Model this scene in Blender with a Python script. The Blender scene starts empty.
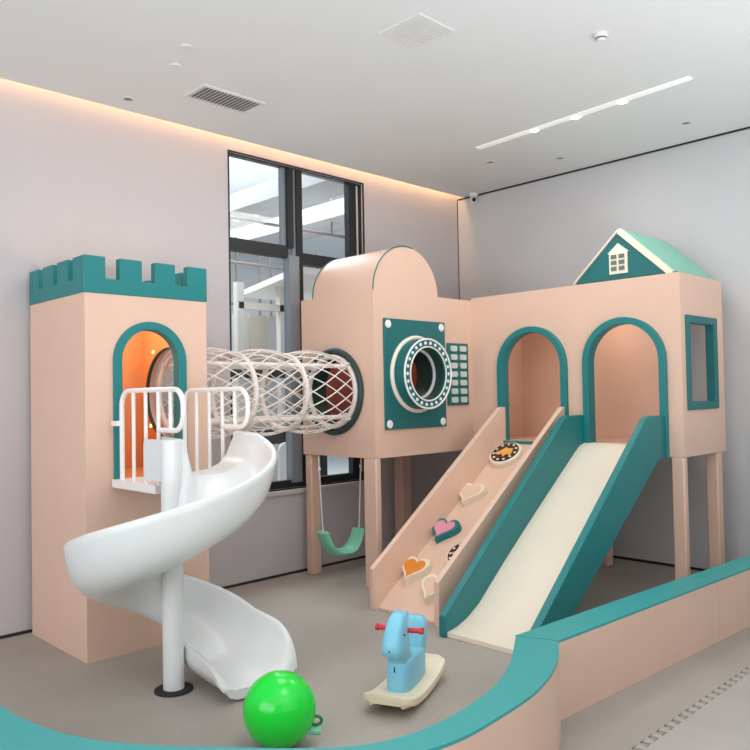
import bpy, bmesh, math, random
from math import sin, cos, pi, radians, sqrt, atan2
from mathutils import Vector, Matrix
from mathutils.geometry import tessellate_polygon
random.seed(7)
S = bpy.context.scene
COL = S.collection

# ------------------------------------------------------------------ materials
def lin(c):
    out = []
    for v in c:
        v /= 255.0
        out.append(v / 12.92 if v <= 0.04045 else ((v + 0.055) / 1.055) ** 2.4)
    return out

def mat(name, rgb, rough=0.55, var=0.04, scale=6.0, bump=0.0, bscale=80.0, metal=0.0, emit=0.0, ecol=None, spec=0.5, coat=0.0, sss=0.0):
    m = bpy.data.materials.new(name); m.use_nodes = True
    nt = m.node_tree; N = nt.nodes; L = nt.links
    b = N['Principled BSDF']
    c = lin(rgb)
    tc = N.new('ShaderNodeTexCoord')
    nz = N.new('ShaderNodeTexNoise'); nz.inputs['Scale'].default_value = scale; nz.inputs['Detail'].default_value = 4
    L.new(tc.outputs['Object'], nz.inputs['Vector'])
    rp = N.new('ShaderNodeValToRGB')
    rp.color_ramp.elements[0].position = 0.3; rp.color_ramp.elements[1].position = 0.7
    rp.color_ramp.elements[0].color = [v * (1 - var) for v in c] + [1]
    rp.color_ramp.elements[1].color = [min(1, v * (1 + var)) for v in c] + [1]
    L.new(nz.outputs['Fac'], rp.inputs['Fac']); L.new(rp.outputs['Color'], b.inputs['Base Color'])
    b.inputs['Roughness'].default_value = rough; b.inputs['Metallic'].default_value = metal
    b.inputs['Specular IOR Level'].default_value = spec
    b.inputs['Coat Weight'].default_value = coat
    if sss:
        b.inputs['Subsurface Weight'].default_value = sss; b.inputs['Subsurface Radius'].default_value = (.05, .05, .05)
    if emit:
        b.inputs['Emission Color'].default_value = (lin(ecol or rgb)) + [1]; b.inputs['Emission Strength'].default_value = emit
    if bump:
        n2 = N.new('ShaderNodeTexNoise'); n2.inputs['Scale'].default_value = bscale; n2.inputs['Detail'].default_value = 3
        L.new(tc.outputs['Object'], n2.inputs['Vector'])
        bp = N.new('ShaderNodeBump'); bp.inputs['Strength'].default_value = bump; bp.inputs['Distance'].default_value = 0.01
        L.new(n2.outputs['Fac'], bp.inputs['Height']); L.new(bp.outputs['Normal'], b.inputs['Normal'])
    return m

M = dict(
    wall=mat('painted_wall', (194, 188, 190), .8, .015, 1.5, .03, 60),
    wallr=mat('painted_wall_cool', (195, 195, 197), .8, .015, 1.5, .03, 60),
    ceil=mat('ceiling_paint', (216, 219, 220), .85, .01, 1.2),
    pink=mat('pink_vinyl', (223, 188, 168), .45, .02, 3.0, .04, 160),
    pinkin=mat('pink_vinyl_inside', (228, 190, 168), .5, .03, 3.0),
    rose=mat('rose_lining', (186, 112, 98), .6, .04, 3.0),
    ply=mat('pale_pink_panel', (230, 197, 176), .5, .02, 4.0),
    orange=mat('orange_glow_lining', (236, 160, 100), .6, .03, 3.0),  # warm glow inside the tower, painted into the wall colour
    teal=mat('teal_vinyl', (24, 122, 124), .42, .03, 3.0, .04, 160),
    tealdk=mat('deep_teal_panel', (20, 104, 106), .45, .03, 3.0),
    teallt=mat('light_teal_vinyl', (52, 156, 156), .4, .02, 3.0, .03, 160),
    mint=mat('mint_vinyl', (138, 208, 186), .45, .03, 3.0),
    cream=mat('cream_vinyl', (238, 226, 208), .45, .02, 4.0),
    white=mat('white_plastic', (222, 224, 224), .28, .01, 3.0, 0, 80, spec=.5),
    whitem=mat('white_enamel_steel', (238, 234, 232), .35, .01, 5.0),
    rope=mat('white_rope', (232, 224, 218), .8, .05, 40, .3, 300),
    dkgreen=mat('dark_green_sleeve', (38, 62, 56), .5, .05, 5),
    black=mat('black_aluminium', (30, 32, 35), .4, .05, 10),
    grey=mat('grey_aluminium', (140, 148, 156), .35, .04, 10, metal=.3),
    dark=mat('dark_gap', (38, 36, 36), .8, .05, 10),
    brown=mat('dark_brown', (62, 36, 28), .6, .1, 30),
    orangept=mat('orange_paint', (232, 138, 48), .5, .04, 10),
    yellow=mat('amber_paint', (236, 176, 84), .5, .04, 10),
    hotpink=mat('pink_paint', (226, 150, 172), .5, .03, 10),
    hblue=mat('sky_blue_plastic', (128, 200, 226), .35, .02, 4.0),
    hcream=mat('cream_plastic', (236, 226, 200), .4, .02, 4.0),
    red=mat('red_plastic', (206, 38, 52), .4, .03, 6),
    ballg=mat('green_rubber', (4, 222, 60), .22, .03, 5, coat=.2),
    balld=mat('dark_green_rubber', (14, 130, 52), .4, .04, 6),
    seatg=mat('mint_plastic', (128, 208, 178), .4, .03, 6),
    tile=mat('pale_key', (206, 214, 204), .5, .02, 6),
    pane=mat('dark_pane', (104, 118, 104), .4, .05, 8),
    vent=mat('vent_white', (214, 214, 214), .6, .02, 6),
    ventd=mat('vent_shadow', (120, 118, 118), .7, .05, 6),
    concrete=mat('grey_render', (168, 168, 170), .9, .05, 3),
    lightgrey=mat('light_render', (206, 208, 210), .85, .03, 3),
    pipe=mat('dull_pipe', (120, 108, 104), .5, .06, 8),
    offwhite=mat('offwhite_board', (226, 222, 214), .7, .03, 4),
    tan=mat('tan_board', (204, 196, 180), .7, .03, 4),
    lamp=mat('lamp_glow', (255, 250, 240), .5, 0, 1, emit=7.0),
    lampdim=mat('strip_diffuser', (248, 248, 246), .5, 0, 1, emit=0.18),
    cove=mat('warm_led', (255, 190, 120), .5, 0, 1, emit=19, ecol=(255, 200, 142)),
    star=mat('warm_bulb', (255, 200, 150), .5, 0, 1, emit=2.0),
)

def floor_mat():
    m = bpy.data.materials.new('speckled_floor'); m.use_nodes = True
    nt = m.node_tree; N = nt.nodes; L = nt.links; b = N['Principled BSDF']
    tc = N.new('ShaderNodeTexCoord')
    n1 = N.new('ShaderNodeTexNoise'); n1.inputs['Scale'].default_value = 1.1; n1.inputs['Detail'].default_value = 5
    n2 = N.new('ShaderNodeTexNoise'); n2.inputs['Scale'].default_value = 45; n2.inputs['Detail'].default_value = 4
    for n in (n1, n2): L.new(tc.outputs['Object'], n.inputs['Vector'])
    r1 = N.new('ShaderNodeValToRGB')
    r1.color_ramp.elements[0].position = .3; r1.color_ramp.elements[1].position = .75
    r1.color_ramp.elements[0].color = lin((157, 150, 143)) + [1]; r1.color_ramp.elements[1].color = lin((177, 170, 162)) + [1]
    L.new(n1.outputs['Fac'], r1.inputs['Fac'])
    mx = N.new('ShaderNodeMixRGB'); mx.blend_type = 'MULTIPLY'; mx.inputs['Fac'].default_value = .25
    r2 = N.new('ShaderNodeValToRGB'); r2.color_ramp.elements[0].position = .35; r2.color_ramp.elements[1].position = .65
    r2.color_ramp.elements[0].color = (.75, .75, .75, 1); r2.color_ramp.elements[1].color = (1, 1, 1, 1)
    L.new(n2.outputs['Fac'], r2.inputs['Fac'])
    L.new(r1.outputs['Color'], mx.inputs['Color1']); L.new(r2.outputs['Color'], mx.inputs['Color2'])
    L.new(mx.outputs['Color'], b.inputs['Base Color'])
    b.inputs['Roughness'].default_value = .55
    bp = N.new('ShaderNodeBump'); bp.inputs['Strength'].default_value = .05
    L.new(n2.outputs['Fac'], bp.inputs['Height']); L.new(bp.outputs['Normal'], b.inputs['Normal'])
    return m
M['floor'] = floor_mat()
M['joint'] = mat('mat_joint', (92, 86, 80), .8, .05, 8)
M['mat'] = mat('foam_mat_grey', (170, 166, 160), .6, .04, 3, .1, 120)

def glass_mat():
    m = bpy.data.materials.new('window_glass'); m.use_nodes = True
    nt = m.node_tree; N = nt.nodes; L = nt.links
    N.remove(N['Principled BSDF'])
    t = N.new('ShaderNodeBsdfTransparent'); t.inputs['Color'].default_value = (.93, .96, .97, 1)
    g = N.new('ShaderNodeBsdfGlossy'); g.inputs['Roughness'].default_value = .03
    mx = N.new('ShaderNodeMixShader')
    mx.inputs['Fac'].default_value = .05; L.new(t.outputs['BSDF'], mx.inputs[1]); L.new(g.outputs['BSDF'], mx.inputs[2])
    L.new(mx.outputs['Shader'], N['Material Output'].inputs['Surface'])
    return m
M['glass'] = glass_mat()

# ------------------------------------------------------------------ mesh builder
class MB:
    def __init__(s): s.bm = bmesh.new()
    def face(s, vs, mi=0):
        try:
            f = s.bm.faces.new(vs); f.material_index = mi; return f
        except ValueError: return None
    def box(s, x0, x1, y0, y1, z0, z1, mi=0):
        v = [s.bm.verts.new((x, y, z)) for x in (x0, x1) for y in (y0, y1) for z in (z0, z1)]
        for q in ((0, 1, 3, 2), (4, 6, 7, 5), (0, 4, 5, 1), (2, 3, 7, 6), (0, 2, 6, 4), (1, 5, 7, 3)):
            s.face([v[i] for i in q], mi)
        return s
    def plate(s, outer, holes, O, U, V, t, mi_front=0, mi_back=0, mi_side=0):
        """flat plate: 2-D loops in (u,v) at origin O; thickness t along N = U x V (front face at +t)"""
        O, U, V = Vector(O), Vector(U), Vector(V); Nn = U.cross(V)
        loops = [list(outer)] + [list(h) for h in holes]
        tri = tessellate_polygon([[Vector((a, b, 0)) for a, b in l] for l in loops])
        flat = [p for l in loops for p in l]
        front = [s.bm.verts.new(O + U * a + V * b + Nn * t) for a, b in flat]
        back = [s.bm.verts.new(O + U * a + V * b) for a, b in flat]
        for tr in tri:
            s.face([front[i] for i in tr], mi_front); s.face([back[i] for i in reversed(tr)], mi_back)
        k = 0
        for l in loops:
            n = len(l)
            for i in range(n):
                j = (i + 1) % n
                s.face([front[k + i], front[k + j], back[k + j], back[k + i]], mi_side)
            k += n
        return s
    def prism(s, poly, O, U, V, t, mi=0):
        return s.plate(poly, [], O, U, V, t, mi, mi, mi)
    def tube(s, pts, r, n=8, closed=False, cap=True, mi=0, rfun=None):
        pts = [Vector(p) for p in pts]; m = len(pts)
        rings = []; prev = None
        for i, p in enumerate(pts):
            if closed: d = pts[(i + 1) % m] - pts[i - 1]
            else: d = pts[min(i + 1, m - 1)] - pts[max(i - 1, 0)]
            d.normalize()
            if prev is None:
                a = Vector((0, 0, 1)) if abs(d.z) < .9 else Vector((1, 0, 0))
                prev = (a - d * a.dot(d)).normalized()
            else:
                prev = (prev - d * prev.dot(d)).normalized()
            b = d.cross(prev); rr = rfun(i / (m - 1)) if rfun else r
            rings.append([s.bm.verts.new(p + (prev * cos(2 * pi * k / n) + b * sin(2 * pi * k / n)) * rr) for k in range(n)])
        for i in range(m if closed else m - 1):
            A, B = rings[i], rings[(i + 1) % m]
            off = 0
            if closed and i == m - 1:
                off = min(range(n), key=lambda o: (A[0].co - B[o].co).length)
            for k in range(n):
                s.face([A[k], A[(k + 1) % n], B[(k + 1 + off) % n], B[(k + off) % n]], mi)
        if cap and not closed:
            s.face(list(reversed(rings[0])), mi); s.face(rings[-1], mi)
        return s
    def torus(s, c, axis, R, r, n=40, k=10, mi=0):
        c = Vector(c); ax = Vector(axis).normalized()
        a = ax.orthogonal().normalized(); b = ax.cross(a)
        return s.tube([c + (a * cos(2 * pi * i / n) + b * sin(2 * pi * i / n)) * R for i in range(n)], r, k, closed=True, mi=mi)
    def lathe(s, prof, c, axis=(0, 0, 1), n=32, mi=0, closed=False):
        """prof: (radius, height) list along axis"""
        c = Vector(c); ax = Vector(axis).normalized(); a = ax.orthogonal().normalized(); b = ax.cross(a)
        rings = []
        for r, h in prof:
            if r < 1e-6: rings.append([s.bm.verts.new(c + ax * h)])
            else: rings.append([s.bm.verts.new(c + ax * h + (a * cos(2 * pi * i / n) + b * sin(2 * pi * i / n)) * r) for i in range(n)])
        m = len(rings)
        for i in range(m if closed else m - 1):
            A, B = rings[i], rings[(i + 1) % m]
            for k in range(n):
                k2 = (k + 1) % n
                if len(A) == 1 and len(B) == 1: continue
                if len(A) == 1: s.face([A[0], B[k2], B[k]], mi)
                elif len(B) == 1: s.face([A[k], A[k2], B[0]], mi)
                else: s.face([A[k], A[k2], B[k2], B[k]], mi)
        return s
    def loft(s, rings, cap=True, mi=0):
        R = [[s.bm.verts.new(p) for p in r] for r in rings]; n = len(R[0])
        for A, B in zip(R, R[1:]):
            for k in range(n): s.face([A[k], A[(k + 1) % n], B[(k + 1) % n], B[k]], mi)
        if cap: s.face(list(reversed(R[0])), mi); s.face(R[-1], mi)
        return s
    def build(s, name, mats, parent=None, bevel=0, seg=2, local=False, subdiv=0, smooth=True, angle=35):
        if not isinstance(mats, (list, tuple)): mats = [mats]
        bmesh.ops.recalc_face_normals(s.bm, faces=s.bm.faces)
        me = bpy.data.meshes.new(name)
        if parent is not None and not local:
            off = WORLD[parent.name]
            bmesh.ops.translate(s.bm, vec=-off, verts=s.bm.verts)
        s.bm.to_mesh(me); s.bm.free()
        for m in mats: me.materials.append(m)
        o = bpy.data.objects.new(name, me); COL.objects.link(o)
        if smooth:
            for p in me.polygons: p.use_smooth = True
            if not subdiv: me.set_sharp_from_angle(angle=radians(angle))
        if parent is not None:
            o.parent = parent
            WORLD[o.name] = Vector(WORLD[parent.name])
        else: WORLD[o.name] = Vector((0, 0, 0))
        if bevel:
            b = o.modifiers.new('bevel', 'BEVEL'); b.width = bevel; b.segments = seg; b.limit_method = 'ANGLE'; b.angle_limit = radians(40)
            b.harden_normals = False
        if subdiv:
            d = o.modifiers.new('sub', 'SUBSURF'); d.levels = subdiv; d.render_levels = subdiv
        return o
WORLD = {}

def tag(o, label, cat, group=None):
    o['label'] = label; o['category'] = cat
    if group: o['group'] = group
    return o
def thing(name, label, cat, loc, rz=0, group=None):
    o = bpy.data.objects.new(name, None); COL.objects.link(o)
    o.location = loc; o.rotation_euler = (0, 0, rz); o.empty_display_size = .1
    WORLD[o.name] = Vector(loc)
    return tag(o, label, cat, group)
def struct(o):
    o['kind'] = 'structure'; return o
def copy_tree(o, parent=None):
    c = o.copy(); COL.objects.link(c); c.parent = parent
    for ch in list(o.children): copy_tree(ch, c)
    return c
def rect(u0, u1, v0, v1): return [(u0, v0), (u1, v0), (u1, v1), (u0, v1)]
def circ(cu, cv, r, n=48): return [(cu + r * cos(2 * pi * i / n), cv + r * sin(2 * pi * i / n)) for i in range(n)]
def arch(cu, hw, v0, top, n=24):
    sp = top - hw
    return [(cu - hw, v0), (cu + hw, v0)] + [(cu + hw * cos(pi * i / n), sp + hw * sin(pi * i / n)) for i in range(n + 1)]
def arch_path(cu, hw, v0, top, n=24):
    sp = top - hw
    return [(cu + hw, v0)] + [(cu + hw * cos(pi * i / n), sp + hw * sin(pi * i / n)) for i in range(n + 1)] + [(cu - hw, v0)]
def rrect(cx, cy, w, h, r, n=6):
    P = []
    for sx, sy, a0 in ((1, -1, -90), (1, 1, 0), (-1, 1, 90), (-1, -1, 180)):
        for i in range(n + 1):
            a = radians(a0 + 90 * i / n)
            P.append((cx + sx * (w / 2 - r) + r * cos(a), cy + sy * (h / 2 - r) + r * sin(a)))
    return P
X, Y, Z = Vector((1, 0, 0)), Vector((0, 1, 0)), Vector((0, 0, 1))
H = 3.449

# ------------------------------------------------------------------ the room
wl, wr, wt = -9.0, 0.0, 3.66
WX0, WX1, WZ0, WZ1 = -2.79, -1.355, .70, 3.365
m = MB().plate(rect(-9, 0.2, -.1, 3.66), [rect(WX0, WX1, WZ0, WZ1)], (0, .09, 0), X, Z, .09)
struct(m.build('wall_left', M['wall']))
struct(MB().box(0, .2, -8, 0, -.1, 3.66).build('wall_right', M['wallr']))
struct(MB().box(-9, .2, -8, .09, -.1, 0).build('floor', M['floor']))
# ceiling slab stops short of the left wall, leaving a cove with a hidden warm strip
m = MB().prism([(-9, -8), (0, -8), (0, -.095), (-4.6, -.055), (-9, -.055)], (0, 0, H), X, Y, .05).box(-9, 0, -.16, 0, 3.63, 3.66).box(-9, 0, -.16, -.11, H + .05, 3.63)
struct(m.build('ceiling', M['ceil']))
struct(MB().box(-9, -.02, -.07, -.03, 3.615, 3.625).build('trim_1', M['cove']))
struct(MB().box(-.012, 0, -8, -.02, H - .013, H).build('shadow_gap_strip', M['dark']))  # dark strip painting the shade of the gap under the ceiling
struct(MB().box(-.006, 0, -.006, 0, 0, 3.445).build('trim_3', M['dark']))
struct(MB().box(-9, 0, -.01, 0, 0, .018).build('baseboard_left', M['dark']))
struct(MB().box(-.01, 0, -8, 0, 0, .02).build('baseboard_right', M['dark']))

# ------------------------------------------------------------------ window
fy0, fy1 = .03, .08
win = MB()
win.plate(rect(WX0 - .012, WX1 + .012, WZ0 - .012, WZ1 + .012), [rect(WX0, WX1, WZ0, WZ1)], (0, .005, 0), X, Z, .01)
win = struct(win.build('window_1', M['black']))
m = MB().plate(rect(WX0, WX1, WZ0, WZ1), [rect(WX0 + .012, -1.51, WZ0 + .06, WZ1 - .01), rect(-1.42, WX1 - .012, WZ0 + .06, WZ1 - .01)], (0, fy1, 0), X, Z, .06)
m.build('window_frame', M['black'], win)
MB().box(-2.21, -2.15, fy0 - .02, fy1, 2.69, WZ1 - .01).build('mullion', M['black'], win)
MB().box(-2.12, -2.055, fy0 - .02, fy1, WZ0 + .04, WZ1 - .01).build('mullion', M['black'], win)
MB().box(-2.25, -2.21, fy0 + .01, fy1, 2.69, WZ1 - .01).box(-2.15, -2.12, fy0 - .005, fy1, 2.6, WZ1 - .01).box(-2.21, -2.105, fy0 - .03, fy1, WZ0 + .04, 2.62).build('mullion', M['grey'], win)['label'] = 'grey aluminium mullion post'
MB().box(-1.43, -1.37, fy0 + .02, fy1, WZ0 + .04, WZ1 - .01).build('jamb_strip', M['offwhite'], win)
MB().box(WX0 + .01, -2.2, fy0 - .01, fy1, 2.60, 2.70).build('transom', M['black'], win)
MB().box(-2.06, -1.44, fy0 - .01, fy1, 2.56, 2.66).build('transom', M['black'], win)
for x0, x1, z0, z1 in ((WX0 + .01, -2.2, 2.68, WZ1), (-2.07, -1.5, 2.65, WZ1), (WX0 + .01, -2.2, WZ0 + .05, 2.61), (-2.07, -1.5, WZ0 + .05, 2.57)):
    MB().box(x0, x1, .055, .061, z0, z1).build('pane', M['glass'], win)
MB().box(WX0 - .03, WX1 + .03, -.03, .03, WZ0 - .05, WZ0 - .012).build('window_sill', M['wall'], win, .005)

# ------------------------------------------------------------------ the hall beyond the glass
struct(MB().box(-5, 8, .3, 10, -.3, -.1).build('floor_outside', M['lightgrey']))
struct(MB().box(-5, 8, .3, 10, 4.8, 4.9).build('ceiling_outside', M['ceil']))
struct(MB().box(-5, 8, 9.6, 9.8, -.1, 4.8).build('wall_outside', M['lightgrey']))
gb = 'ceiling beams seen through the window'
tag(MB().box(-.86, -.34, .6, 9.5, 3.72, 3.93).build('ceiling_beam', M['concrete']), 'left grey ceiling beam seen through the upper left window pane', 'beam', gb)
tag(MB().box(.3, .95, .6, 9.5, 3.72, 3.93).build('ceiling_beam', M['concrete']), 'right grey ceiling beam seen through the upper right window pane', 'beam', gb)
tag(MB().tube([(-3, 2.5, 3.55), (3, 2.5, 3.55)], .02, 10).build('sprinkler_pipe', M['pipe']), 'dull horizontal pipe crossing behind the upper window panes', 'pipe')
tag(MB().tube([(.476, 2.5, 3.57), (.476, 2.5, 4.79)], .012, 8).build('hanging_rod', M['pipe']), 'thin rod hanging down to the pipe in the upper right pane', 'rod')
sc = thing('pipe_scaffold', 'dark pipe scaffold grid behind the lower left window pane', 'scaffold', (-.5, 3.6, 0))
for z in (3.26, 2.7):
    MB().tube([(-2.2, 3.6, z), (2.4, 3.6, z)], .02, 8).build('rail', M['pipe'], sc)
for x in (-1.0, -.62, -.24, -.05, .35, .8):
    MB().tube([(x + .35, 3.6, -.1), (x + .35, 3.6, 3.6)], .016, 8).build('upright', M['pipe'], sc)
aw = thing('stall_canopy', 'white market stall with a sloped awning behind the left pane', 'stall', (-.5, 2.5, -.1))
m = MB()
m.loft([[Vector((-.98 + .36 * (y - 1.59) / 1.13 + a, y, 2.75 + b)) for a, b in ((0, 0), (1.3, 0), (1.3, .07), (0, .07))] for y in (1.3, 3.3)])
m.build('awning', M['offwhite'], aw)
MB().box(-1.2, 1.5, 2.2, 2.26, 2.45, 2.53).build('crossbeam', M['offwhite'], aw)
for x in (-1.22, -.62, .9):
    MB().box(x, x + .09, 2.2, 2.28, -.1, 2.75).build('post', M['offwhite'], aw)
for i, (x0, x1, k) in enumerate(((-1.3, -1.02, 'offwhite'), (-.98, -.78, 'lightgrey'), (-.76, -.5, 'tan'), (-.48, -.1, 'lightgrey'))):
    MB().box(x0, x1, 2.62, 2.66, -.1, 2.44).build('partition_board', M[k], aw)
ds = thing('display_rack', 'black open display rack behind the window, seen through the net tunnel', 'rack', (-.2, 1.95, -.1))
MB().box(-1.9, 1.4, 1.92, 2.0, 1.66, 1.82).build('fascia', M['dark'], ds)
MB().box(-1.9, 1.4, 1.92, 2.0, .92, 1.08).build('band', M['dark'], ds)
for x in (-1.9, -.28, 1.28):
    MB().box(x, x + .12, 1.93, 1.99, -.1, 1.66).build('post', M['dark'], ds)
for i, (x, l) in enumerate(((-1.05, 'white chair behind the window, left of the black post'), (.05, 'white chair behind the window, right of the black post'))):
    c = thing('visitor_chair', l, 'chair', (x, 1.2, -.1), group='white chairs behind the window')
    m = MB().loft([[(x + dx, 1.2 + yy, zz) for dx, zz in ((-.22, z0), (.22, z0), (.24, z0 + .05), (-.24, z0 + .05))] for yy, z0 in ((-.2, .34), (.2, .34))])
    m.build('seat', M['white'], c, .02)
    MB().prism(rrect(0, 0, .46, .5, .1), (x, 1.43, .72), X, Z, .04).build('backrest', M['white'], c, .01)
    for sx in (-1, 1):
        for sy in (-1, 1):
            MB().tube([(x + sx * .18, 1.2 + sy * .16, .36), (x + sx * .22, 1.2 + sy * .2, -.1)], .014, 8).build('leg', M['grey'], c)

# ------------------------------------------------------------------ castle tower
TX0, TX1, TY0, TY1, TZ = -4.32, -3.54, -.84, -.05, 2.055
TCY, TCZ, TR = -.478, 1.48, .308
tw = thing('castle_tower', 'pink padded castle tower with teal battlements at the left wall', 'tower', (-3.93, -.445, 0))
acx, ahw, az0, atop = -3.924, .205, .985, 1.882
MB().plate(rect(TX0, TX1, 0, TZ), [arch(acx, ahw, az0, atop)], (0, TY0 + .045, 0), X, Z, .045, 0, 1, 0).build('front_panel', [M['pink'], M['orange']], tw)
MB().plate(rect(-TY1, -TY0 - .045, 0, TZ), [], (TX0 + .04, 0, 0), -Y, Z, .04, 0, 1, 0).build('left_panel', [M['pink'], M['orange']], tw)
MB().plate(rect(TY0 + .045, TY1, 0, TZ), [circ(TCY, TCZ, TR)], (TX1 - .05, 0, 0), Y, Z, .05, 0, 1, 0).build('right_panel', [M['pink'], M['orange']], tw)
MB().box(TX0 + .04, TX1 - .05, TY1 - .04, TY1, 0, TZ).build('rear_panel', M['orange'], tw)
MB().box(TX0 + .04, TX1 - .05, TY0 + .05, TY1 - .04, .93, .985).build('deck', M['orange'], tw)
# battlements
def crenel(u0, u1, merl, z0, zn, z1):
    p = [(u0, z0), (u1, z0)]
    for a, b in reversed(merl):
        p += [(b, z1), (a, z1)] if abs(b - u1) < 1e-6 else [(b, zn), (b, z1), (a, z1)]
        if abs(a - u0) > 1e-6: p += [(a, zn)]
    return p
bx0, bx1, by0, by1 = TX0 - .006, TX1 + .006, TY0 - .006, TY1
mf = [(bx0, -4.196), (-4.112, -3.972), (-3.89, -3.755), (-3.67, bx1)]
ml = [(by0, -.695), (-.625, -.48), (-.41, -.265), (-.195, by1)]
zt0, ztn, zt1 = TZ - .004, 2.137, 2.262
m = MB()
m.plate(crenel(bx0, bx1, mf, zt0, ztn, zt1), [], (0, by0 + .055, 0), X, Z, .055)
m.plate(crenel(bx0, bx1, mf, zt0, ztn, zt1), [], (0, by1, 0), X, Z, .055)
m.plate(crenel(by0 + .055, by1 - .055, [(by0 + .055, -.695), (-.625, -.48), (-.41, -.265), (-.195, by1 - .055)], zt0, ztn, zt1), [], (bx0, 0, 0), Y, Z, .055)
m.plate(crenel(by0 + .055, by1 - .055, [(by0 + .055, -.695), (-.625, -.48), (-.41, -.265), (-.195, by1 - .055)], zt0, ztn, zt1), [], (bx1 - .055, 0, 0), Y, Z, .055)
m.build('battlement', M['teal'], tw, .006)
MB().plate(arch(acx, .234, az0 - .03, 1.905), [arch(acx, .182, az0, 1.856)], (0, TY0 + .055, 0), X, Z, .07).build('door_trim', M['teal'], tw, .008, 3)
MB().lathe([(TR - .01, .012), (TR - .001, .012), (TR - .001, .034), (TR - .01, .034)], (TX1 - .075, TCY, TCZ), X, 48, closed=True).build('porthole_trim', M['dkgreen'], tw)
for p in ((TX1 - .051, -.263, 1.766), (TX1 - .051, -.221, 1.268)):
    MB().lathe([(0, 0), (.014, 0), (.011, .008), (0, .011)], p, -X, 12).build('bulb', M['star'], tw)

# ------------------------------------------------------------------ washing-machine house (along the left wall)
AX0, AX1, AY0, AY1, AZ0, AZ1 = -2.16, -.985, -.93, -.085, .975, 2.235
A = thing('laundry_playhouse', 'pink raised playhouse with washing machine porthole and barrel roof', 'playhouse', (-1.57, -.49, 0))
MB().plate(rect(-AY1, -AY0, AZ0, AZ1), [circ(-TCY, TCZ, TR)], (AX0 + .045, 0, 0), -Y, Z, .045, 0, 1, 0).build('left_panel', [M['pink'], M['rose']], A)
WCX, WCZ = -1.71, 1.605
MB().plate(rect(AX0 + .045, AX1, AZ0, AZ1), [circ(WCX, WCZ, .235)], (0, AY0 + .045, 0), X, Z, .045, 0, 1, 0).build('front_panel', [M['pink'], M['rose']], A)
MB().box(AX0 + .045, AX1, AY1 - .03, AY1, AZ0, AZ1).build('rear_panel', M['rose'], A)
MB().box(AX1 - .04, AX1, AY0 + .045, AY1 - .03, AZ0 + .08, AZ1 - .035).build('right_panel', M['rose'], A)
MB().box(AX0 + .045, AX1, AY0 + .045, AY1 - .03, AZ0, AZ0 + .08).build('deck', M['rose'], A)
MB().box(AX0 + .045, AX1, AY0 + .045, AY1 - .03, AZ1 - .035, AZ1).build('top_panel', M['pink'], A)
for x0, y0, lx, ly in ((AX0, AY0, .055, .135), (AX0 + .005, -.175, .10, .075), (-1.11, -.20, .12, .11)):
    MB().box(x0, x0 + lx, y0, y0 + ly, 0, AZ0).build('leg', M['pink'], A, .01)
MB().lathe([(TR, 0), (TR, .16), (TR - .02, .16), (TR - .02, 0)], (AX0 + .002, TCY, TCZ), X, 48, closed=True).build('porthole_sleeve', M['dkgreen'], A)
MB().torus((AX0 - .012, TCY, TCZ), X, TR + .012, .022, 48, 10).build('porthole_trim', M['dkgreen'], A)
# washing machine front
wp = MB().plate(rect(-2.062, -1.362, 1.185, 2.028), [circ(WCX, WCZ, .235)], (0, AY0, 0), X, Z, .018).build('washer_panel', M['tealdk'], A, .003)
for px, pz in ((-2.02, 1.985), (-1.405, 1.985), (-2.02, 1.225), (-1.405, 1.225)):
    MB().lathe([(0, .008), (.026, .006), (.032, 0)], (px, AY0 - .018, pz), -Y, 20).build('bolt', M['whitem'], wp)
dr = MB().lathe([(.272, 0), (.272, .125), (.205, .125), (.205, -.04), (.235, -.04), (.235, 0)], (WCX, AY0 - .015, WCZ), -Y, 56, closed=True).build('drum', M['tealdk'], A)
MB().torus((WCX, AY0 - .024, WCZ), Y, .285, .018, 56, 10).build('drum_ring', M['cream'], dr)
MB().torus((WCX, AY0 - .14, WCZ), Y, .268, .008, 56, 8).build('drum_ring', M['whitem'], dr)
MB().torus((WCX, AY0 - .142, WCZ), Y, .208, .006, 56, 8).build('drum_ring', M['whitem'], dr)
MB().torus((WCX, AY0 - .03, WCZ), Y, .192, .014, 56, 8).build('drum_ring', M['lightgrey'], dr)
MB().lathe([(.2045, .12), (.2045, -.16), (.196, -.16), (.196, .12)], (WCX, AY0, WCZ), -Y, 48, closed=True).build('drum_liner', M['dkgreen'], dr)
for k in range(26):
    a = 2 * pi * k / 26
    MB().lathe([(0, .009), (.011, .006), (.0145, 0)], (WCX + .238 * cos(a), AY0 - .139, WCZ + .238 * sin(a)), -Y, 10).build('stud', M['whitem'], dr)
kp = MB().box(-1.328, -1.06, AY0 - .014, AY0, 1.352, 1.865).build('keypad', M['tealdk'], A, .003)
for r in range(7):
    for c in range(2):
        cx, cz = -1.328 + .075 + c * .118, 1.865 - .045 - r * .0705
        MB().prism(rrect(0, 0, .078, .046, .012, 3), (cx, AY0 - .013, cz), X, Z, .012).build('key', M['tile'], kp)
# barrel roof
bc, br = -1.78, .368
MB().prism([(bc + br * cos(pi * i / 32), AZ1 + br * sin(pi * i / 32)) for i in range(33)], (0, -.22, 0), X, Z, .70).build('barrel_roof', M['pink'], A)
for y in (AY0 + .005, -.225):
    m = MB().tube([(bc + (br + .002) * cos(pi * i / 32), y + .004, AZ1 + (br + .002) * sin(pi * i / 32)) for i in range(14, 33)], .005, 6)
    m.build('piping', M['tealdk'], A)

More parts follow.
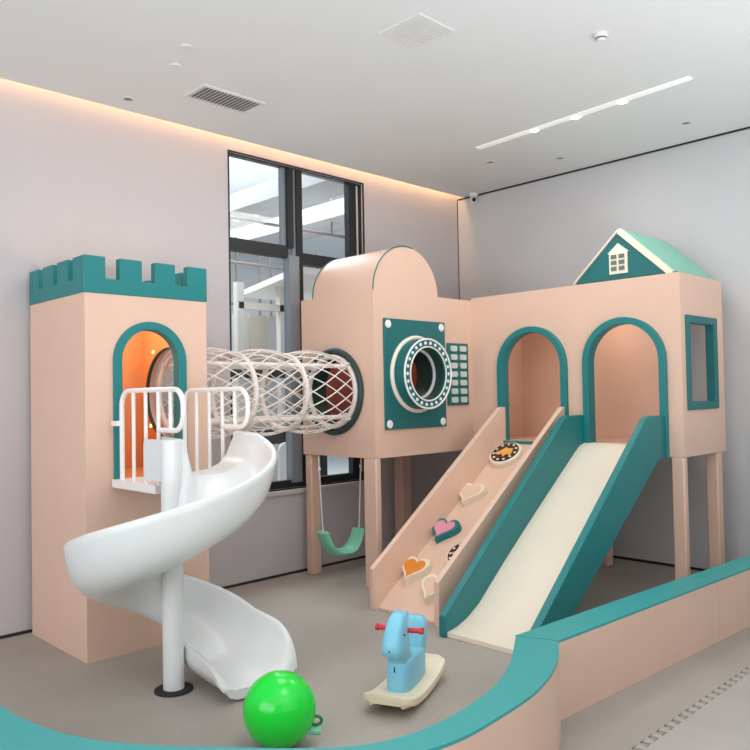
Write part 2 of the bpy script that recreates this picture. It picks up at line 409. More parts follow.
# ------------------------------------------------------------------ arched house (along the right wall)
BX0, BX1, BY0, BY1 = -.99, -.27, -2.738, -.93
B = thing('arched_playhouse', 'pink raised playhouse with two teal arches and a gable roof', 'playhouse', (-.645, -1.85, 0))
arL, arR = (1.532, .285, 1.06, 1.935), (2.315, .285, 1.06, 1.942)     # in u = -y
MB().plate(rect(-BY1, -BY0, .985, 2.255), [arch(*arL), arch(*arR)], (BX0 + .05, 0, 0), -Y, Z, .05, 0, 1, 0).build('front_panel', [M['pink'], M['pinkin']], B)
MB().plate(rect(BX0 + .05, BX1, .985, 2.255), [rect(-.885, -.445, 1.345, 1.93)], (0, BY0 + .05, 0), X, Z, .05, 0, 1, 0).build('side_panel', [M['pink'], M['pinkin']], B)
MB().box(BX0 + .05, BX1 - .03, BY1 - .03, BY1, 1.058, 2.215).build('left_panel', M['pinkin'], B)
MB().box(BX1 - .03, BX1, -2.33, BY1, .985, 2.255).build('rear_panel', M['pinkin'], B)
MB().box(BX0 + .05, BX1 - .03, BY0 + .05, BY1, .985, 1.058).build('deck', M['ply'], B)
MB().box(BX0 + .05, BX1 - .03, BY0 + .05, BY1, 2.215, 2.255).build('top_panel', M['pinkin'], B)
for cu, hw, z0, top in (arL, arR):
    MB().plate(arch(cu, hw + .035, z0 - .08, top + .035), [arch(cu, hw - .012, z0 - .002, top - .012)], (BX0 + .06, 0, 0), -Y, Z, .10).build('arch_trim', M['teal'], B, .022, 4)
MB().plate(rect(-.925, -.405, 1.305, 1.965), [rect(-.868, -.462, 1.362, 1.912)], (0, BY0 + .055, 0), X, Z, .072).build('side_window_frame', M['tealdk'], B, .008)
for x0, y0, lx, ly in ((BX0, BY0 + .005, .06, .09), (-.42, BY0 + .005, .09, .09), (BX1 - .10, -1.80, .10, .10)):
    MB().box(x0, x0 + lx, y0, y0 + ly, 0, .985).build('leg', M['pink'], B, .01)
# gable roof
gy0, gy1, gym, gz0, gz1 = -2.672, -1.918, -2.292, 2.262, 2.617
gr = MB().prism([(-gy1, gz0), (-gy0, gz0), (-gym, gz1)], (-.215, 0, 0), -Y, Z, .745).build('gable_roof', M['tealdk'], B, .006)
sl = Vector((0, gy0 - gym, gz0 - gz1)); 
for side, yy in ((1, gy0), (-1, gy1)):
    d = (Vector((0, yy, gz0)) - Vector((0, gym, gz1))); L_ = d.length; d.normalize()
    nrm = Vector((0, -d.z, d.y)) * (1 if side < 0 else -1)
    if nrm.z < 0: nrm = -nrm
    v = [Vector((x, gym, gz1)) + d * s_ + nrm * h for x in (-.945, -.20) for s_ in (0, L_ - .012) for h in (.001, .014)]
    m = MB(); q = [m.bm.verts.new(p) for p in v]
    for f in ((0, 1, 3, 2), (4, 6, 7, 5), (0, 4, 5, 1), (2, 3, 7, 6), (0, 2, 6, 4), (1, 5, 7, 3)): m.face([q[i] for i in f])
    m.build('roof_slope', M['mint'], gr, .003)
    v = [Vector((x, gym, gz1)) + d * s_ + nrm * h for x in (-.972, -.944) for s_ in (-.004, L_ + .004) for h in (-.028 if side > 0 else .006, .017)]
    m = MB(); q = [m.bm.verts.new(p) for p in v]
    for f in ((0, 1, 3, 2), (4, 6, 7, 5), (0, 4, 5, 1), (2, 3, 7, 6), (0, 2, 6, 4), (1, 5, 7, 3)): m.face([q[i] for i in f])
    m.build('barge_board', M['cream'], gr, .004)
gw = MB().prism([(2.207, 2.302), (2.349, 2.302), (2.349, 2.455), (2.362, 2.455), (2.278, 2.525), (2.194, 2.455), (2.207, 2.455)], (-.958, 0, 0), -Y, Z, .012).build('gable_window', M['cream'], gr)
for r in range(3):
    for c in range(2):
        y = 2.222 + c * .062
        MB().box(-.9745, -.968, -(y + .044), -y, 2.325 + r * .044, 2.325 + r * .044 + .03).build('pane', M['pane'], gw)

# ------------------------------------------------------------------ climbing ramp
R_ = thing('climbing_ramp', 'pale pink climbing ramp with heart holds leaning into left arch', 'climbing ramp', (-1.75, -1.515, 0))
prof = [(-2.53, 0), (-2.53, .275), (-1.10, 1.298), (-1.06, 1.325), (-1.03, 1.332), (-.992, 1.332), (-.992, .86), (-2.17, .0)]
for y in (-1.225, -1.80):
    MB().prism(prof, (0, y, 0), X, Z, .04).build('side_rail', M['ply'], R_, .006)
MB().prism([(-2.49, .0), (-2.49, .012), (-1.0, 1.055), (-.992, 1.058), (-.992, 1.0), (-2.40, .0)], (0, -1.265, 0), X, Z, .535).build('climbing_board', M['ply'], R_)
al = atan2(1.055 - .012, 1.49)
e1 = Vector((cos(al), 0, sin(al))); e2 = Vector((0, -1, 0)); nn = Vector((-sin(al), 0, cos(al)))
def on_ramp(x, y): return Vector((x, y, .012 + (x + 2.49) * math.tan(al)))
def heart(s, n=36):
    P = []
    for i in range(n):
        t = 2 * pi * i / n
        hx = 16 * sin(t) ** 3; hy = 13 * cos(t) - 5 * cos(2 * t) - 2 * cos(3 * t) - cos(4 * t)
        P.append((hx / 34 * s, (hy + 2.5) / 34 * s))
    return P
def heart_hold(x, y, base, face, label, rot=0):
    O = on_ramp(x, y); u = e2 * cos(rot) + e1 * sin(rot); v = -e2 * sin(rot) + e1 * cos(rot)
    if u.cross(v).dot(nn) < 0: u = -u
    h = MB().prism(heart(.25), O, u, v, .05).build('heart_hold', base, R_, .01, 3)
    h['label'] = label
    MB().prism(heart(.19), O + nn * .048, u, v, .006).build('inlay', face, h)
heart_hold(-1.565, -1.345, M['cream'], M['ply'], 'plain cream heart climbing hold')
heart_hold(-1.89, -1.355, M['teal'], M['hotpink'], 'teal heart climbing hold with pink face')
heart_hold(-2.215, -1.355, M['cream'], M['orangept'], 'cream heart climbing hold with orange face')
heart_hold(-2.31, -1.62, M['cream'], M['ply'], 'plain cream heart hold at the ramp foot')
def round_hold(x, y, r, label, pat=True):
    O = on_ramp(x, y); a = nn
    h = MB().lathe([(0, 0), (r, 0), (r, .035), (r - .012, .045), (0, .045)], O, nn, 36).build('round_hold', M['cream'], R_)
    h['label'] = label
    d = MB().lathe([(0, .044), (r - .018, .044), (r - .02, .048), (0, .048)], O, nn, 32).build('dark_face', M['brown'], h)
    rng = random.Random(3)
    for k in range(11):
        an = 2 * pi * k / 11; rr = r * .70
        c = O + nn * .047 + (e2 * cos(an) + e1 * sin(an)) * rr
        MB().prism([(r * .07 * (1 + .5 * rng.random()) * cos(t), r * .075 * sin(t)) for t in [2 * pi * q / 7 for q in range(7)]], c, e2 if e2.cross(e1).dot(nn) > 0 else -e2, e1, .004).build('pale_spot', M['cream'], h)
    pts = [(-.62, -.15), (-.3, .1), (-.1, .42), (.12, .3), (.4, .34), (.5, .05), (.55, -.4), (.25, -.15), (.1, -.45), (-.1, -.2), (-.35, -.3)]
    MB().prism([(p * r, q * r) for p, q in pts], O + nn * .047, e2 if e2.cross(e1).dot(nn) > 0 else -e2, e1, .005).build('amber_patch', M['yellow'], h)
round_hold(-1.16, -1.39, .135, 'round climbing hold with dark brown and amber face')
round_hold(-2.04, -1.655, .125, 'round dark hold half hidden by the side rail')
round_hold(-1.32, -1.68, .07, 'small round hold by the side rail')

# ------------------------------------------------------------------ straight slide
SLD = thing('wide_slide', 'wide straight slide with teal side rails and cream chute', 'slide', (-1.85, -2.285, 0))
prof = [(-2.66, 0), (-2.66, .125), (-1.29, 1.258), (-1.25, 1.272), (-.992, 1.272), (-.992, .985), (-1.13, .965), (-2.48, 0)]
for y in (-1.95, -2.57):
    MB().prism(prof, (0, y, 0), X, Z, .05).build('side_rail', M['teal'], SLD, .008)
top = [(-2.64, .03), (-2.55, .042), (-2.45, .075), (-2.33, .14), (-2.21, .235), (-2.05, .36), (-1.76, .575), (-1.4, .835), (-1.16, 1.005), (-1.09, 1.05), (-1.03, 1.064), (-.992, 1.066)]
bot = [(x, max(z - .05, .002)) for x, z in reversed(top)]
MB().prism(top + bot, (0, -2.0, 0), X, Z, .57).build('slide_bed', M['cream'], SLD, 0)

# ------------------------------------------------------------------ spiral slide
PX, PY, PR = -4.186, -1.53, .052
SP = thing('spiral_slide', 'white plastic spiral slide winding round a steel pole', 'spiral slide', (PX, PY, 0))
MB().lathe([(PR, .01), (PR, 1.235), (PR - .01, 1.245), (0, 1.245)], (PX, PY, 0), Z, 28).build('pole', M['white'], SP)
MB().lathe([(PR, 0), (.095, 0), (.095, .008), (PR, .012)], (PX, PY, 0), Z, 28).build('base_plate', M['dark'], SP)
def chute_section(ho, hi):
    q = min(1, ho / .22); p = min(1, hi / .06)
    inner = [(.052, hi + .005), (.078, hi), (.092, hi * .55 + .02 * p), (.115, .03 * p), (.16, .006), (.24, 0), (.33, .008 * q), (.40, .035 * q), (.45, .085 * q), (.478, .15 * q), (.492, ho * .8), (.500, ho * .95), (.508, ho)]
    outer = [(.522, ho + .003), (.533, ho * .965), (.53, ho * .86), (.518, .14 * q), (.492, .06 * q - .02 * (1 - q)), (.44, -.02 * (1 - q)), (.36, -.034), (.24, -.045), (.14, -.04), (.085, -.03 + .02 * p), (.06, .03 * p), (.05, hi * .6)]
    return inner + outer
rings = []
def add_ring(cx, cy, dirx, diry, zf, ho, hi, sc=1.0):
    rings.append([Vector((cx + dirx * r * (1 if r < .1 else sc), cy + diry * r * (1 if r < .1 else sc), zf + h)) for r, h in chute_section(ho, hi)])
for i in range(5):                                                 # straight entry off the platform
    t = i / 5
    add_ring(PX, PY + .19 * (1 - t), 1, 0, 1.045 + .008 * (1 - t), .205 + .0 * t, .195)
NS = 76
for i in range(NS + 1):
    t = i / NS; th = -2 * pi * t
    zf = 1.045 - .955 * (t + .02 * sin(2 * pi * t))
    ho = .205 + .05 * sin(pi * min(1, t * 1.2)) if t < .8 else .205 + .05 * sin(pi * .96)
    hi = .195 - .13 * min(1, t * 2.5) + (0.05 * max(0, t - .7) / .3)
    add_ring(PX, PY, cos(th), sin(th), zf, ho, hi, 1 - .055 * min(1, t / .5))
ho_end = ho; hi_end = hi
for i in range(1, 17):                                             # run-out
    t = sin(i / 16 * pi / 2)
    zf = .09 - .035 * t
    add_ring(PX, PY - .37 * t, 1, 0, zf, max(.02, ho_end * sqrt(max(0, 1 - t ** 5.0))), max(.02, hi_end * (1 - t ** 3)), .945 - .03 * max(0, t - .6) / .4)
m = MB().loft(rings, cap=False); m.bm.verts.ensure_lookup_table()
for base in (0, (len(rings) - 1) * 25):                            # close both ends across the wall thickness
    n_ = len(rings[0]); off = 0 if base == 0 else (len(rings) - 1) * n_
    vv = [m.bm.verts[off + k] for k in range(n_)]
    for k in range(12):
        a_, b_, c_, d_ = vv[k], vv[k + 1], vv[n_ - 2 - k], vv[n_ - 1 - k]
        fs = [q for n2, q in enumerate((a_, b_, c_, d_)) if q not in (a_, b_, c_, d_)[:n2]]
        if len(fs) >= 3: m.face(fs)
m.build('chute', M['white'], SP, angle=60)
MB().box(-4.18, -3.695, -1.35, -.858, .955, 1.0).build('platform', M['whitem'], SP, .004)
MB().prism(rrect(-1.40, 1.135, .24, .21, .03), (PX - .02, 0, 0), Y, Z, .03).build('entry_fin', M['white'], SP, .006)
for x, y0 in ((-4.15, -.93), (-3.715, -.865)):
    Lr = .66; zt, zl, zb = 1.497, 1.287, .99
    def arc(cy, cz, r, a0, a1, n=6): return [(x, cy + r * cos(radians(a0 + (a1 - a0) * i / n)), cz + r * sin(radians(a0 + (a1 - a0) * i / n))) for i in range(n + 1)]
    ye = y0 - Lr; yl = y0 - .41
    rr = .085
    pts = [(x, y0, zb)] + arc(y0 - rr, zt - rr, rr, 0, 90) + arc(ye + rr, zt - rr, rr, 90, 180) + arc(ye + rr, zl + rr, rr, 180, 270) + [(x, yl, zl)]
    hr = MB().tube(pts, .0135, 10).build('railing', M['whitem'], SP)
    for k, yk in enumerate((y0 - .137, y0 - .274, y0 - .41, y0 - .535)):
        MB().tube([(x, yk, zt), (x, yk, zb - .01 if k < 3 else zl)], .0105, 8).build('baluster', M['whitem'], hr)
    MB().box(x - .035, x + .012, y0 - .008, -.87, 1.302, 1.33).build('bracket', M['whitem'], hr)

# ------------------------------------------------------------------ rope tunnel
RT = thing('rope_tunnel', 'white rope net tunnel bridging tower and laundry playhouse', 'net tunnel', (-2.85, TCY, TCZ))
x0, x1 = TX1 + .0, AX0 - .045
L_ = x1 - x0; R0 = .272
for x in (-3.52, -3.10, -2.66, x1 + .02):
    MB().torus((x, TCY, TCZ), X, R0, .02, 44, 10).build('hoop', M['rope'], RT)
for a in (45, 135, 225, 315):
    c, s_ = cos(radians(a)) * R0, sin(radians(a)) * R0
    MB().tube([(x0 + .0, TCY + c, TCZ + s_), (x1 + .01, TCY + c, TCZ + s_)], .017, 8).build('rail', M['rope'], RT)
m = MB()
NST = 17; 
def net_r(t):
    xs = [0, (-3.10 - x0) / L_, (-2.66 - x0) / L_, 1]
    for a, b in zip(xs, xs[1:]):
        if a <= t <= b + 1e-9: return R0 + .006 + .034 * sin(pi * (t - a) / (b - a))
    return R0
for k in range(NST):
    for dr_ in (1, -1):
        pts = []
        for i in range(29):
            t = i / 28; a = 2 * pi * k / NST + dr_ * 2.4 * t
            r = net_r(t)
            pts.append((x0 + L_ * t, TCY + r * cos(a), TCZ + r * sin(a)))
        m.tube(pts, .005, 5, cap=False)
m.build('net', M['rope'], RT)
for k in range(4):                                                  # lashings on the end hoop
    a = radians(45 + 90 * k)
    MB().torus((x1 + .0, TCY + R0 * cos(a), TCZ + R0 * sin(a)), (0, -sin(a), cos(a)), .026, .012, 16, 8).build('lashing', M['rope'], RT)

# ------------------------------------------------------------------ swing
sy, sx = -.45, -2.03
SW = thing('toddler_swing', 'mint green swing seat hanging on ropes under laundry playhouse', 'swing', (sx - .06, sy, .25))
g = []
nseg = 22; prof = []
for i in range(nseg + 1):
    t = i / nseg
    u = -1 + 2 * t
    px_ = .155 * u; pz_ = .17 * abs(u) ** 3.2
    prof.append((px_, pz_))
cx0 = -2.085
def ring_at(i):
    a, b = prof[max(i - 1, 0)], prof[min(i + 1, nseg)]
    tx, tz = b[0] - a[0], b[1] - a[1]; l = sqrt(tx * tx + tz * tz); nx, nz = -tz / l, tx / l
    px_, pz_ = prof[i]; w = .095 - .025 * abs(-1 + 2 * i / nseg)
    out = []
    for k in range(12):
        aa = 2 * pi * k / 12; off = .026 * sin(aa); ww = w * cos(aa)
        out.append(Vector((cx0 + px_ + nx * off, sy + ww + (cx0 + px_ - cx0) * -.25, .215 + pz_ + nz * off)))
    return out
MB().loft([ring_at(i) for i in range(nseg + 1)]).build('seat', M['seatg'], SW)
for s_ in (-1, 1):
    bx_, by_ = cx0 + .155 * s_, sy - .04 * s_
    MB().tube([(bx_, by_, .37), (bx_ + .035 * s_, by_, AZ0)], .006, 6).build('rope', M['rope'], SW)
    MB().lathe([(0, 0), (.012, .01), (.012, .03), (0, .04)], (bx_ + .028 * s_, by_, .86), Z, 10).build('knot', M['rope'], SW)

# ------------------------------------------------------------------ soft barrier
def barrier(name, label, poly, z1=.35, cap=.055):
    """poly: closed plan outline"""
    cx_ = sum(p[0] for p in poly) / len(poly); cy_ = sum(p[1] for p in poly) / len(poly)
    t = thing(name, label, 'barrier', (cx_, cy_, 0), group='soft barrier round the play area')
    MB().prism(poly, (0, 0, 0), X, Y, z1 - .012).build('padded_side', M['pink'], t)
    MB().prism(poly, (0, 0, z1 - .012), X, Y, .012).build('padded_top', M['teallt'], t)
    return t
def so(x): return -3.115 - .054 * (x + 3.2)
def si(x): return -2.937 - .062 * (x + 3.2)
barrier('soft_barrier', 'straight pink and teal barrier section right of the curved one', [(-3.195, so(-3.195)), (-1.652, so(-1.652)), (-1.652, si(-1.652)), (-3.262, si(-3.262))])
barrier('soft_barrier', 'pink and teal barrier section at the right edge by the wall', [(-1.646, so(-1.646)), (-.02, so(-.02)), (-.02, si(-.02)), (-1.646, si(-1.646))])
inn = [(-3.268, -2.941), (-3.376, -3.007), (-3.54, -3.108), (-3.70, -3.184), (-3.835, -3.232), (-4.014, -3.268), (-4.139, -3.282), (-4.30, -3.279), (-4.44, -3.24), (-4.56, -3.165), (-4.66, -3.065), (-4.763, -2.949), (-4.88, -2.815), (-4.975, -2.69), (-5.055, -2.56), (-5.114, -2.41), (-5.15, -2.245), (-5.17, -2.03), (-5.17, -1.60)]
out = [(-3.202, -3.118), (-3.346, -3.212), (-3.457, -3.268), (-3.609, -3.329), (-3.803, -3.378), (-4.066, -3.405), (-4.24, -3.41), (-4.40, -3.38), (-4.55, -3.32), (-4.68, -3.23), (-4.80, -3.12), (-4.94, -3.0), (-5.10, -2.86), (-5.22, -2.70), (-5.32, -2.50), (-5.38, -2.28), (-5.41, -2.05), (-5.42, -1.60)]
def smooth(P, n=4):
    o = []
    for i in range(len(P) - 1):
        p0, p1, p2, p3 = P[max(i - 1, 0)], P[i], P[i + 1], P[min(i + 2, len(P) - 1)]
        for k in range(n):
            t = k / n
            o.append(tuple(.5 * (2 * p1[j] + (p2[j] - p0[j]) * t + (2 * p0[j] - 5 * p1[j] + 4 * p2[j] - p3[j]) * t * t + (3 * p1[j] - p0[j] - 3 * p2[j] + p3[j]) * t ** 3) for j in (0, 1)))
    return o + [P[-1]]
barrier('soft_barrier', 'long curved pink and teal barrier in the foreground', smooth(inn) + list(reversed(smooth(out))))

# ------------------------------------------------------------------ jigsaw foam mat outside the barrier
jp = []
x = -4.4
while x < .0:
    yb = -3.515 - .0
    jp += [(x, yb), (x + .024, yb), (x + .018, yb + .036), (x + .054, yb + .036), (x + .048, yb)]
    x += .072
mt_poly = [(-4.4, -5.2)] + [(-.02, -5.2)] + [(min(a, -.02), b) for a, b in reversed(jp)]
FM = thing('foam_mat', 'grey jigsaw-edged foam mat on the floor outside the barrier', 'foam mat', (-2.2, -4.3, 0))
MB().prism(mt_poly, (0, 0, 0), X, Y, .009).build('mat_sheet', M['mat'], FM)
MB().prism([(a, b + (.011 if b > -5 else 0)) for a, b in mt_poly], (0, 0, 0), X, Y, .002).build('dark_joint', M['joint'], FM)

# ------------------------------------------------------------------ green ball
bc_ = Vector((-4.194, -2.403, .15))
BL = thing('bouncing_ball', 'shiny green ball on the floor behind the curved barrier', 'ball', (bc_.x, bc_.y, 0))
MB().lathe([(.152 * sin(pi * i / 24) * 1.0, -.152 * cos(pi * i / 24)) for i in range(25)], bc_, (0.3, -.1, 1), 48).build('shell', M['ballg'], BL)
rt = Vector((.713, -.701, 0))
p0 = bc_ + rt * .142 + Vector((0, 0, -.055))
MB().tube([p0 + rt * a + Z * b for a, b in [(.01 + .022 * cos(q * pi / 8 - pi * .75), .006 + .018 * sin(q * pi / 8 - pi * .75)) for q in range(13)]], .007, 8).build('handle_loop', M['balld'], BL)
p1 = bc_ + rt * .125 + Vector((0, 0, -.088))
MB().tube([p1, p1 + rt * .03 - Z * .005, p1 + rt * .045 - Z * .006], .016, 10, rfun=lambda t: .02 - .006 * t).build('valve_stub', M['seatg'], BL)

# ------------------------------------------------------------------ rocking horse
hz = radians(204)
HR = thing('rocking_horse', 'sky blue rocking horse with red handles on cream rockers', 'rocking toy', (-3.437, -2.415, 0), hz)
HR.scale = (.87, .87, .84)
# base: curved cream tray (local: +x forward)
rings = []
for i in range(33):
    t = i / 32; x = -.34 + .68 * t
    e_ = max(0, abs(2 * t - 1) - .84) / .16
    w = .095 + .04 * sqrt(max(0, 1 - e_ * e_))
    zc = .042 + .10 * (abs(2 * t - 1)) ** 2.4 * .55
    rings.append([Vector((x, a * w, zc + b)) for a, b in ((-1, -.018), (-.8, -.026), (.8, -.026), (1, -.018), (1.03, 0), (1, .02), (.9, .026), (-.9, .026), (-1, .02), (-1.03, 0))])
MB().loft(rings).build('rocker_tray', M['hcream'], HR, local=True, angle=50)
for s_ in (-1, 1):
    pts = [(-.315 + .63 * i / 14, s_ * .088, .012 + .05 * abs(2 * i / 14 - 1) ** 2.4) for i in range(15)]
    MB().tube(pts, .012, 8).build('rocker_runner', M['hcream'], HR, local=True)
# body: stacked cross-sections seen from above (loft upward), one continuous surface
def oval(xa, xb, w, z, n=20, e=.55, tilt=0):
    P = []; cx_, hx = (xa + xb) / 2, (xb - xa) / 2
    for k in range(n):
        a = 2 * pi * k / n; ca, sa = cos(a), sin(a)
        xx = hx * (abs(ca) ** e) * (1 if ca >= 0 else -1)
        P.append(Vector((cx_ + xx, w * (abs(sa) ** e) * (1 if sa >= 0 else -1), z + tilt * xx)))
    return P
body = MB().loft([oval(-.20, .18, .066, .055), oval(-.205, .19, .07, .09), oval(-.205, .19, .07, .17), oval(-.20, .185, .068, .225), oval(-.19, .17, .06, .245)])
o = body.build('body', M['hblue'], HR, local=True, angle=70)
# neck and head profile, rounded
nk = MB().loft([oval(.0, .175, .058, .22), oval(.02, .18, .056, .265), oval(.045, .225, .058, .275, tilt=.05), oval(.06, .255, .062, .295), oval(.065, .262, .062, .325), oval(.065, .255, .058, .36), oval(.06, .238, .053, .40), oval(.055, .212, .049, .44), oval(.055, .18, .045, .47), oval(.065, .155, .034, .492), oval(.08, .135, .016, .50)])
hd = nk.build('head', M['hblue'], HR, local=True, angle=80)
for s_ in (-1, 1):
    MB().loft([[Vector((.07 + .018 * cos(a) * k, s_ * (.03 + .01 * (1 - k)) + .014 * sin(a) * k, z)) for a in [2 * pi * q / 8 for q in range(8)]] for k, z in ((1, .46), (.95, .485), (.4, .50))]).build('ear', M['hblue'], hd, local=True)
    MB().lathe([(0, .003), (.008, .002), (.009, -.002)], (.175, s_ * .052, .395), (.35, s_, 0), 12).build('eye', M['dark'], hd, local=True)
    MB().tube([(.10, s_ * .045, .40), (.10, s_ * .118, .403)], .0145, 12).lathe([(.0145, 0), (.02, .004), (.02, .02), (0, .024)], (.10, s_ * .115, .403), (0, s_, 0), 14).build('handle', M['red'], HR, local=True)
MB().loft([oval(-.205, -.06, .062, .20), oval(-.21, -.09, .066, .27), oval(-.213, -.115, .068, .31), oval(-.216, -.13, .066, .355), oval(-.214, -.145, .058, .385), oval(-.208, -.16, .04, .40)]).build('seat_back', M['hblue'], HR, local=True, angle=80)
MB().lathe([(0, .002), (.005, .001), (.006, -.002)], (.261, 0.0, .325), X, 10).box(.1895, .192, -.003, .003, .19, .22).build('nose_marks', M['dark'], hd, local=True)

# ------------------------------------------------------------------ ceiling fittings
sv = thing('slot_vent', 'rectangular slatted air vent in the ceiling near left wall', 'air vent', (-3.28, -.69, H))
MB().plate(rect(-3.52, -3.04, -.82, -.56), [rect(-3.50, -3.06, -.80, -.58)], (0, 0, H - .012), X, Y, .012).build('frame', M['vent'], sv)
MB().box(-3.505, -3.06, -.795, -.585, H - .002, H - .0005).build('duct_shade', M['ventd'], sv)  # flat grey sheet painting the shade behind the slats
for i in range(16):
    x = -3.495 + i * .0285
    MB().prism([(x, H - .012), (x + .007, H - .012), (x + .018, H - .003), (x + .011, H - .003)], (0, -.585, 0), X, Z, .21).build('slat', M['vent'], sv)
df = thing('square_diffuser', 'square grille air diffuser in the ceiling at top centre', 'air diffuser', (-3.04, -2.2, H))
MB().plate(rect(-3.18, -2.89, -2.355, -2.055), [rect(-3.16, -2.91, -2.335, -2.075)], (0, 0, H - .008), X, Y, .008).build('frame', M['vent'], df)
MB().box(-3.16, -2.91, -2.335, -2.075, H - .002, H - .0005).build('duct_shade', M['ventd'], df)  # shade between the diffuser slats, painted as a flat grey sheet
for i in range(13):
    y = -2.332 + i * .0197
    MB().box(-3.16, -2.91, y, y + .015, H - .007, H - .003).build('slat', M['vent'], df)
sd = thing('smoke_detector', 'round white smoke detector on the ceiling', 'smoke detector', (-2.245, -2.88, H))
MB().lathe([(0, 0), (.04, 0), (.04, -.014), (.034, -.02), (0, -.02)], (-2.245, -2.88, H), Z, 28).build('base', M['vent'], sd)
MB().lathe([(.027, -.018), (.027, -.034), (.022, -.039), (0, -.039)], (-2.245, -2.88, H), Z, 24).build('sensor_head', M['vent'], sd)
MB().lathe([(.0275, -.022), (.028, -.022), (.028, -.028), (.0275, -.028)], (-2.245, -2.88, H), Z, 24, closed=True).build('slot_ring', M['dark'], sd)
lt = thing('linear_light', 'long slim recessed ceiling light with three bright spots', 'ceiling light', (-1.22, -2.08, H))
MB().prism([(-1.145, -1.182), (-1.205, -1.182), (-1.305, -2.97), (-1.245, -2.97)], (0, 0, H - .008), X, Y, .008).build('diffuser', M['lampdim'], lt)
for x, y in ((-1.197, -1.74), (-1.208, -2.1), (-1.228, -2.476)):
    MB().lathe([(0, -.012), (.028, -.011), (.033, -.008)], (x, y, H), Z, 20).build('lamp', M['lamp'], lt)
gd = 'recessed ceiling downlights'
for i, (x, y, l) in enumerate(((-.792, -1.016, 'small recessed downlight nearest the room corner, left of its pair'), (-.427, -1.483, 'small recessed downlight near right wall, between two others'), (-.458, -2.588, 'small recessed downlight on the right beyond the linear light'), (-3.756, -.263, 'small recessed downlight close to the warm glowing cove at left'))):
    if i == 0:
        d0 = o = thing('downlight', l, 'downlight', (x, y, H), group=gd)
        MB().lathe([(.042, 0), (.042, -.004), (.03, -.004), (.028, 0)], (x, y, H), Z, 24).build('bezel', M['vent'], o)
        MB().lathe([(0, -.001), (.029, -.0015)], (x, y, H), Z, 20).build('lens', M['pane'], o)
    else:
        o = copy_tree(d0); o.location = (x, y, H); o['label'] = l
gs = 'flat ceiling sensors'
for x, y, l in ((-3.867, -1.194, 'flat round ceiling sensor disc, farther from the slot vent'), (-3.784, -.929, 'flat round ceiling sensor disc, nearer the slot vent')):
    o = MB().lathe([(0, -.008), (.034, -.007), (.04, 0)], (0, 0, 0), Z, 24).build('ceiling_sensor', M['vent'])
    o.location = (x, y, H); tag(o, l, 'sensor', gs)
cm = thing('security_camera', 'small white dome security camera in the ceiling corner', 'camera', (-.06, -.26, H))
MB().lathe([(.045, 0), (.045, -.02), (.035, -.03), (0, -.03)], (-.06, -.26, H), Z, 20).build('mount', M['white'], cm)
MB().lathe([(.036 * sin(pi * i / 14), -.06 - .036 * cos(pi * i / 14)) for i in range(15)], (-.06, -.26, H), Z, 20).build('eye_ball', M['white'], cm)
MB().lathe([(0, .006), (.02, .003), (.022, -.004)], Vector((-.06, -.26, H - .06)) + Vector((-.68, -.7, -.2)).normalized() * .033, (-.68, -.7, -.2), 16).build('lens', M['dark'], cm)

# ------------------------------------------------------------------ lights
def area(name, loc, target, size, size_y, power, col, spread=180):
    l = bpy.data.lights.new(name, 'AREA'); l.shape = 'RECTANGLE'; l.size = size; l.size_y = size_y; l.energy = power; l.color = col
    l.spread = radians(spread)
    o = bpy.data.objects.new(name, l); COL.objects.link(o); o.location = loc
    o.rotation_euler = (Vector(target) - Vector(loc)).to_track_quat('-Z', 'Y').to_euler(); return o
def point(name, loc, power, col, r=.05):
    l = bpy.data.lights.new(name, 'POINT'); l.energy = power; l.color = col; l.shadow_soft_size = r
    o = bpy.data.objects.new(name, l); COL.objects.link(o); o.location = loc; return o
area('daylight_window_lamp', (-8.8, -3.2, 1.9), (-2, -1.5, 1.2), 4.5, 2.6, 118, (.93, .97, 1.0))
area('front_fill', (-4.5, -7.8, 2.2), (-2.2, -1, 1.0), 5, 2.4, 24, (1.0, .96, .92))  # added fill light from the front, no visible source
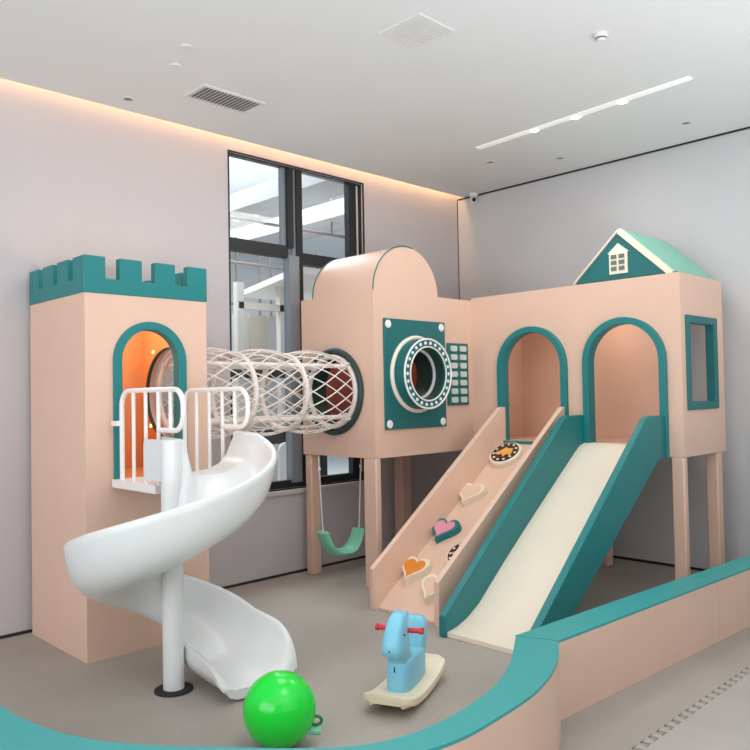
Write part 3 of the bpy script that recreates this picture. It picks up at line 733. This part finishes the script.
for x, y in ((-1.4, -2.1), (-3.2, -1.6), (-4.2, -3.8)):
    area('ceiling_fill', (x, y, H - .03), (x, y, 0), .9, .9, 14, (1.0, .97, .94))  # added fill below the ceiling, no panel fitting there
area('upward_fill', (-5.6, -6.4, .8), (-4.9, -5.0, H), 3, 2, 128, (.98, .99, 1.0), 130)  # added fill aimed up to brighten the ceiling, no fixture
area('upward_fill', (-1.8, -5.6, .8), (-2.0, -4.6, H), 3, 2, 42, (.98, .99, 1.0), 130)  # second added ceiling fill, out of view on the right
point('tower_lamp', (-3.93, -.42, 1.93), 5.5, (1.0, .84, .66), .08)
point('arched_house_fill', (-.66, -1.92, 1.98), 3.2, (1.0, .90, .80), .15)  # added fill to brighten the arch interiors, no lamp fitted
point('laundry_house_fill', (-1.5, -.5, 2.12), 2.2, (1.0, .84, .72), .06)  # added fill inside the closed laundry house, no lamp fitted
area('outer_hall_fill', (0, 3.5, 4.7), (0, 3.5, 0), 6, 5, 800, (.96, .98, 1.0))  # added fill to brighten the view beyond the glass
W = bpy.data.worlds.new('World'); S.world = W; W.use_nodes = True
bg = W.node_tree.nodes['Background']; bg.inputs['Color'].default_value = (.88, .95, 1.0, 1); bg.inputs['Strength'].default_value = .5

# ------------------------------------------------------------------ camera
yaw, pitch, roll, f = radians(44.52872071), radians(1.47897298), radians(-1.04065042), 767.71748908
fw = Vector((sin(yaw) * cos(pitch), cos(yaw) * cos(pitch), sin(pitch)))
r = Vector((cos(yaw), -sin(yaw), 0)); u = r.cross(fw)
r2 = r * cos(roll) + u * sin(roll); u2 = -r * sin(roll) + u * cos(roll)
cd = bpy.data.cameras.new('camera'); co = bpy.data.objects.new('camera', cd); COL.objects.link(co)
cd.sensor_width = 36; cd.lens = f / 750 * 36; cd.clip_start = .05
co.matrix_world = Matrix(((r2.x, u2.x, -fw.x, -6.15805431), (r2.y, u2.y, -fw.y, -5.00191695), (r2.z, u2.z, -fw.z, 1.45), (0, 0, 0, 1)))
S.camera = co
S.view_settings.view_transform = 'Standard'
S.view_settings.look = 'None'
S.view_settings.exposure = 0
